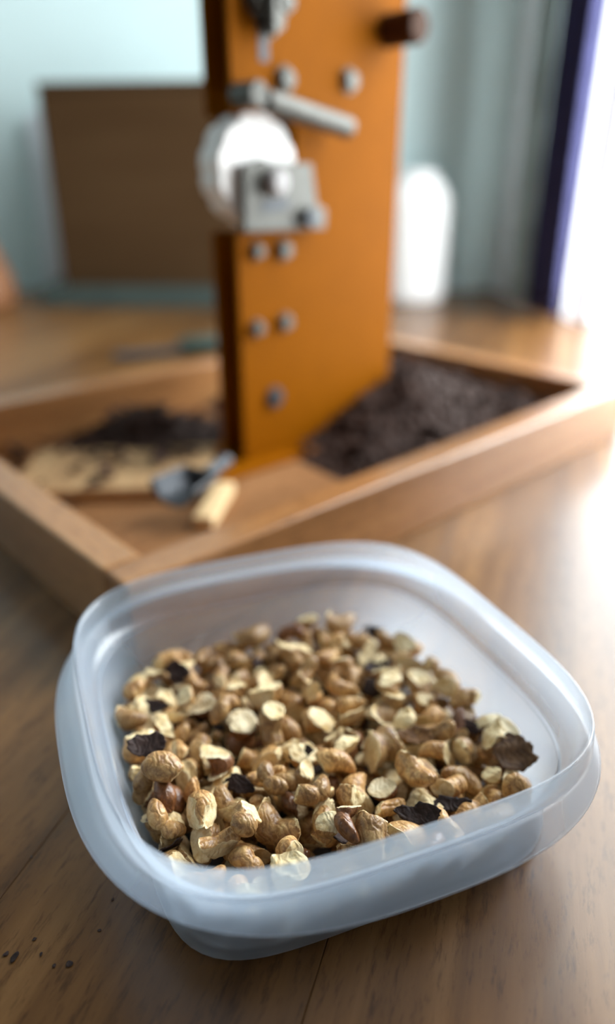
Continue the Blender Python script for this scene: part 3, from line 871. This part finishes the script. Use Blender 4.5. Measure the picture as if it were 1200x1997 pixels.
for kind, mt, px, py, size, lab, cat in HERO:
    best = None
    for _ in range(6):
        if kind == 'flake':
            P, fl = flake_shape(4, size, thick=.10)
            # lean it towards the camera side so its face shows
            tl = math.radians(rng.uniform(15, 45)); az = rng.uniform(-.5, .5) - CTH
            Rz = np.array([[math.cos(az), -math.sin(az), 0], [math.sin(az), math.cos(az), 0], [0, 0, 1]])
            Rx = np.array([[1, 0, 0], [0, math.cos(tl), -math.sin(tl)], [0, math.sin(tl), math.cos(tl)]])
            P = P @ (Rz @ Rx).T
        else:
            P, fl = nut_shape(kind, 4, size); P = flat_rot(P)
        fp = foot(P); c0_ = cell_at(px, py)
        for _k in range(30):
            pull = 0 if _k < 15 else (_k - 14) * .02
            cx = int(c0_[0] + (HN / 2 - c0_[0]) * pull) + rng.integers(-3, 4); cy = int(c0_[1] + (HN / 2 - c0_[1]) * pull) + rng.integers(-3, 4)
            if _k >= 15 and best[0] < .2: break
            z = fit_z(fp, cx, cy)
            if best is None or z < best[0]: best = (z, cx, cy, P, fl, fp)
    z, cx, cy, P, fl, fp = best
    z -= .0016; stamp(fp, cx, cy, z)
    add_piece('husk_flake' if kind == 'flake' and mt == 'flake' else 'membrane_flake' if kind == 'flake' else 'walnut_piece', P, fl, 4, M[mt], cx, cy, z, lab, cat)

# ------------------------------------------------------------------ crushed shells in the tray
SH = []
for i in range(14):
    P, fl = flake_shape(2, 1.0, curl=rng.uniform(.3, .6), thick=.22, jag=.3)
    SH.append(fast_mesh('shell_fragment', P * .013, ICO[2][1], fl, M['shell']))
def heap_h(a, b):
    """height of the shell heap above the tray floor"""
    e = 1 / (1 + math.exp(-(a - .285 - .22 * (b - .06)) / .026))
    h1 = e * (.022 + .014 * min(1, max(0, (b - .05) / .2)) + .003 * math.sin(a * 60) * math.sin(b * 47))
    h1 += .024 * math.exp(-(((a - .415) / .06) ** 2 + ((b - .165) / .055) ** 2))
    h2 = .036 * math.exp(-(((a - .185) / .050) ** 2 + ((b - .29) / .055) ** 2))
    return h1 + h2
def inside(a, b, m=.008): return TT + m < a < TW - TT - m and TT + m < b < TD - TT - m
def under_machine(a, b): return A0 - .012 < a < A1 + .012 and B0 - .010 < b < B0 + GAP + .010
# heap body
NA, NB_ = 110, 70
V = []; idx = {}
Fc = []
A_ = np.linspace(TT + .0005, TW - TT - .0005, NA); B_ = np.linspace(TT + .0005, TD - TT - .0005, NB_)
for i, a in enumerate(A_):
    for j, b in enumerate(B_):
        h = heap_h(a, b)
        V.append((a, b, TFZ + max(h - .004, -.003) + (rng.uniform(-.0022, .0022) if h > .006 else 0)))
for i in range(NA - 1):
    for j in range(NB_ - 1):
        q = i * NB_ + j
        if max(V[q][2], V[q + 1][2], V[q + NB_][2], V[q + NB_ + 1][2]) > TFZ: Fc.append((q, q + NB_, q + NB_ + 1, q + 1))
hp = mesh_obj('shell_heap', V, Fc, M['shell']); hp.location = TC; hp.rotation_euler = (0, 0, TA)
tag(hp, 'heap of fine crushed walnut shell banked against the tray boards', 'shells', kind='stuff')
spots = []
while len(spots) < 205:
    a, b = rng.uniform(.23, .53), rng.uniform(.02, .355)
    if inside(a, b) and not under_machine(a, b) and heap_h(a, b) > .005: spots.append((a, b, 'r'))
while len(spots) < 295:
    a, b = (rng.normal(.17, .05), rng.normal(.285, .04)) if rng.random() < .45 else (rng.uniform(.03, .21), rng.uniform(.18, .35))
    if inside(a, b) and not under_machine(a, b): spots.append((a, b, 'l'))
def board_top(a, b):
    p_ = T2W(a, b); m_ = Matrix.Rotation(-(TA - math.radians(38)), 3, 'Z') @ (p_ - T2W(.122, .217))
    return .0112 if -.093 < m_.x < .078 and -.050 < m_.y < .063 else 0
for a, b, sd in spots:
    o = bpy.data.objects.new('shell_fragment', SH[rng.integers(len(SH))]); COL.objects.link(o)
    s = rng.uniform(.6, 1.3)
    hh = heap_h(a, b) - .004
    hh = max(hh, board_top(a, b), 0)
    o.location = T2W(a, b, TFZ + hh + .0045 * s)
    o.rotation_euler = (rng.uniform(-.6, .6), rng.uniform(-.6, .6), rng.uniform(0, 6.28)); o.scale = (s, s, s)
    sz = 'small' if s < .82 else 'large' if s > 1.08 else 'medium'
    if sd == 'r':
        if b < .085: wh = 'along the tray board nearest the container'
        elif a > .47: wh = 'along the tray end nearest the window'
        elif b > .285: wh = 'along the far tray board behind the machine'
        elif a < A1 + .03: wh = 'at the foot of the orange machine'
        else: wh = 'in the middle of the heap beside the machine'
        tag(o, sz + ' dark shell fragment on the heap ' + wh, 'shell', 'shell fragments on the heap')
    else:
        if board_top(a, b): wh = 'lying on the loose plywood board'
        elif b > .30: wh = 'along the far tray board, at the emptier end'
        elif a < .08: wh = 'by the tray end away from the window'
        else: wh = 'on the tray floor by the machine'
        tag(o, sz + ' dark shell fragment ' + wh, 'shell', 'scattered shell fragments')

# crumbs on the worktop by the container
for i, (px, py, s) in enumerate(((28, 1868, .0042), (136, 1880, .0024), (12, 1862, .0022), (106, 1884, .0015), (80, 1862, .0016), (68, 1832, .0014), (194, 1815, .0014), (220, 1755, .0014), (62, 1672, .0015))):
    P, fl = flake_shape(2, s, thick=.35); P[:, 2] *= .6
    o = bpy.data.objects.new('crumb', fast_mesh('crumb', P, ICO[2][1], fl, M['flake'])); COL.objects.link(o)
    q = at_z(px, py, 0); o.location = (float(q[0]), float(q[1]), float(-P[:, 2].min()) + .0001)
    o.rotation_euler = (0, 0, rng.uniform(0, 6))
    tag(o, 'tiny dark crumb lying on the bare worktop beside the container' if i else 'largest dark crumb on the bare worktop beside the container', 'crumb', 'crumbs on the worktop')
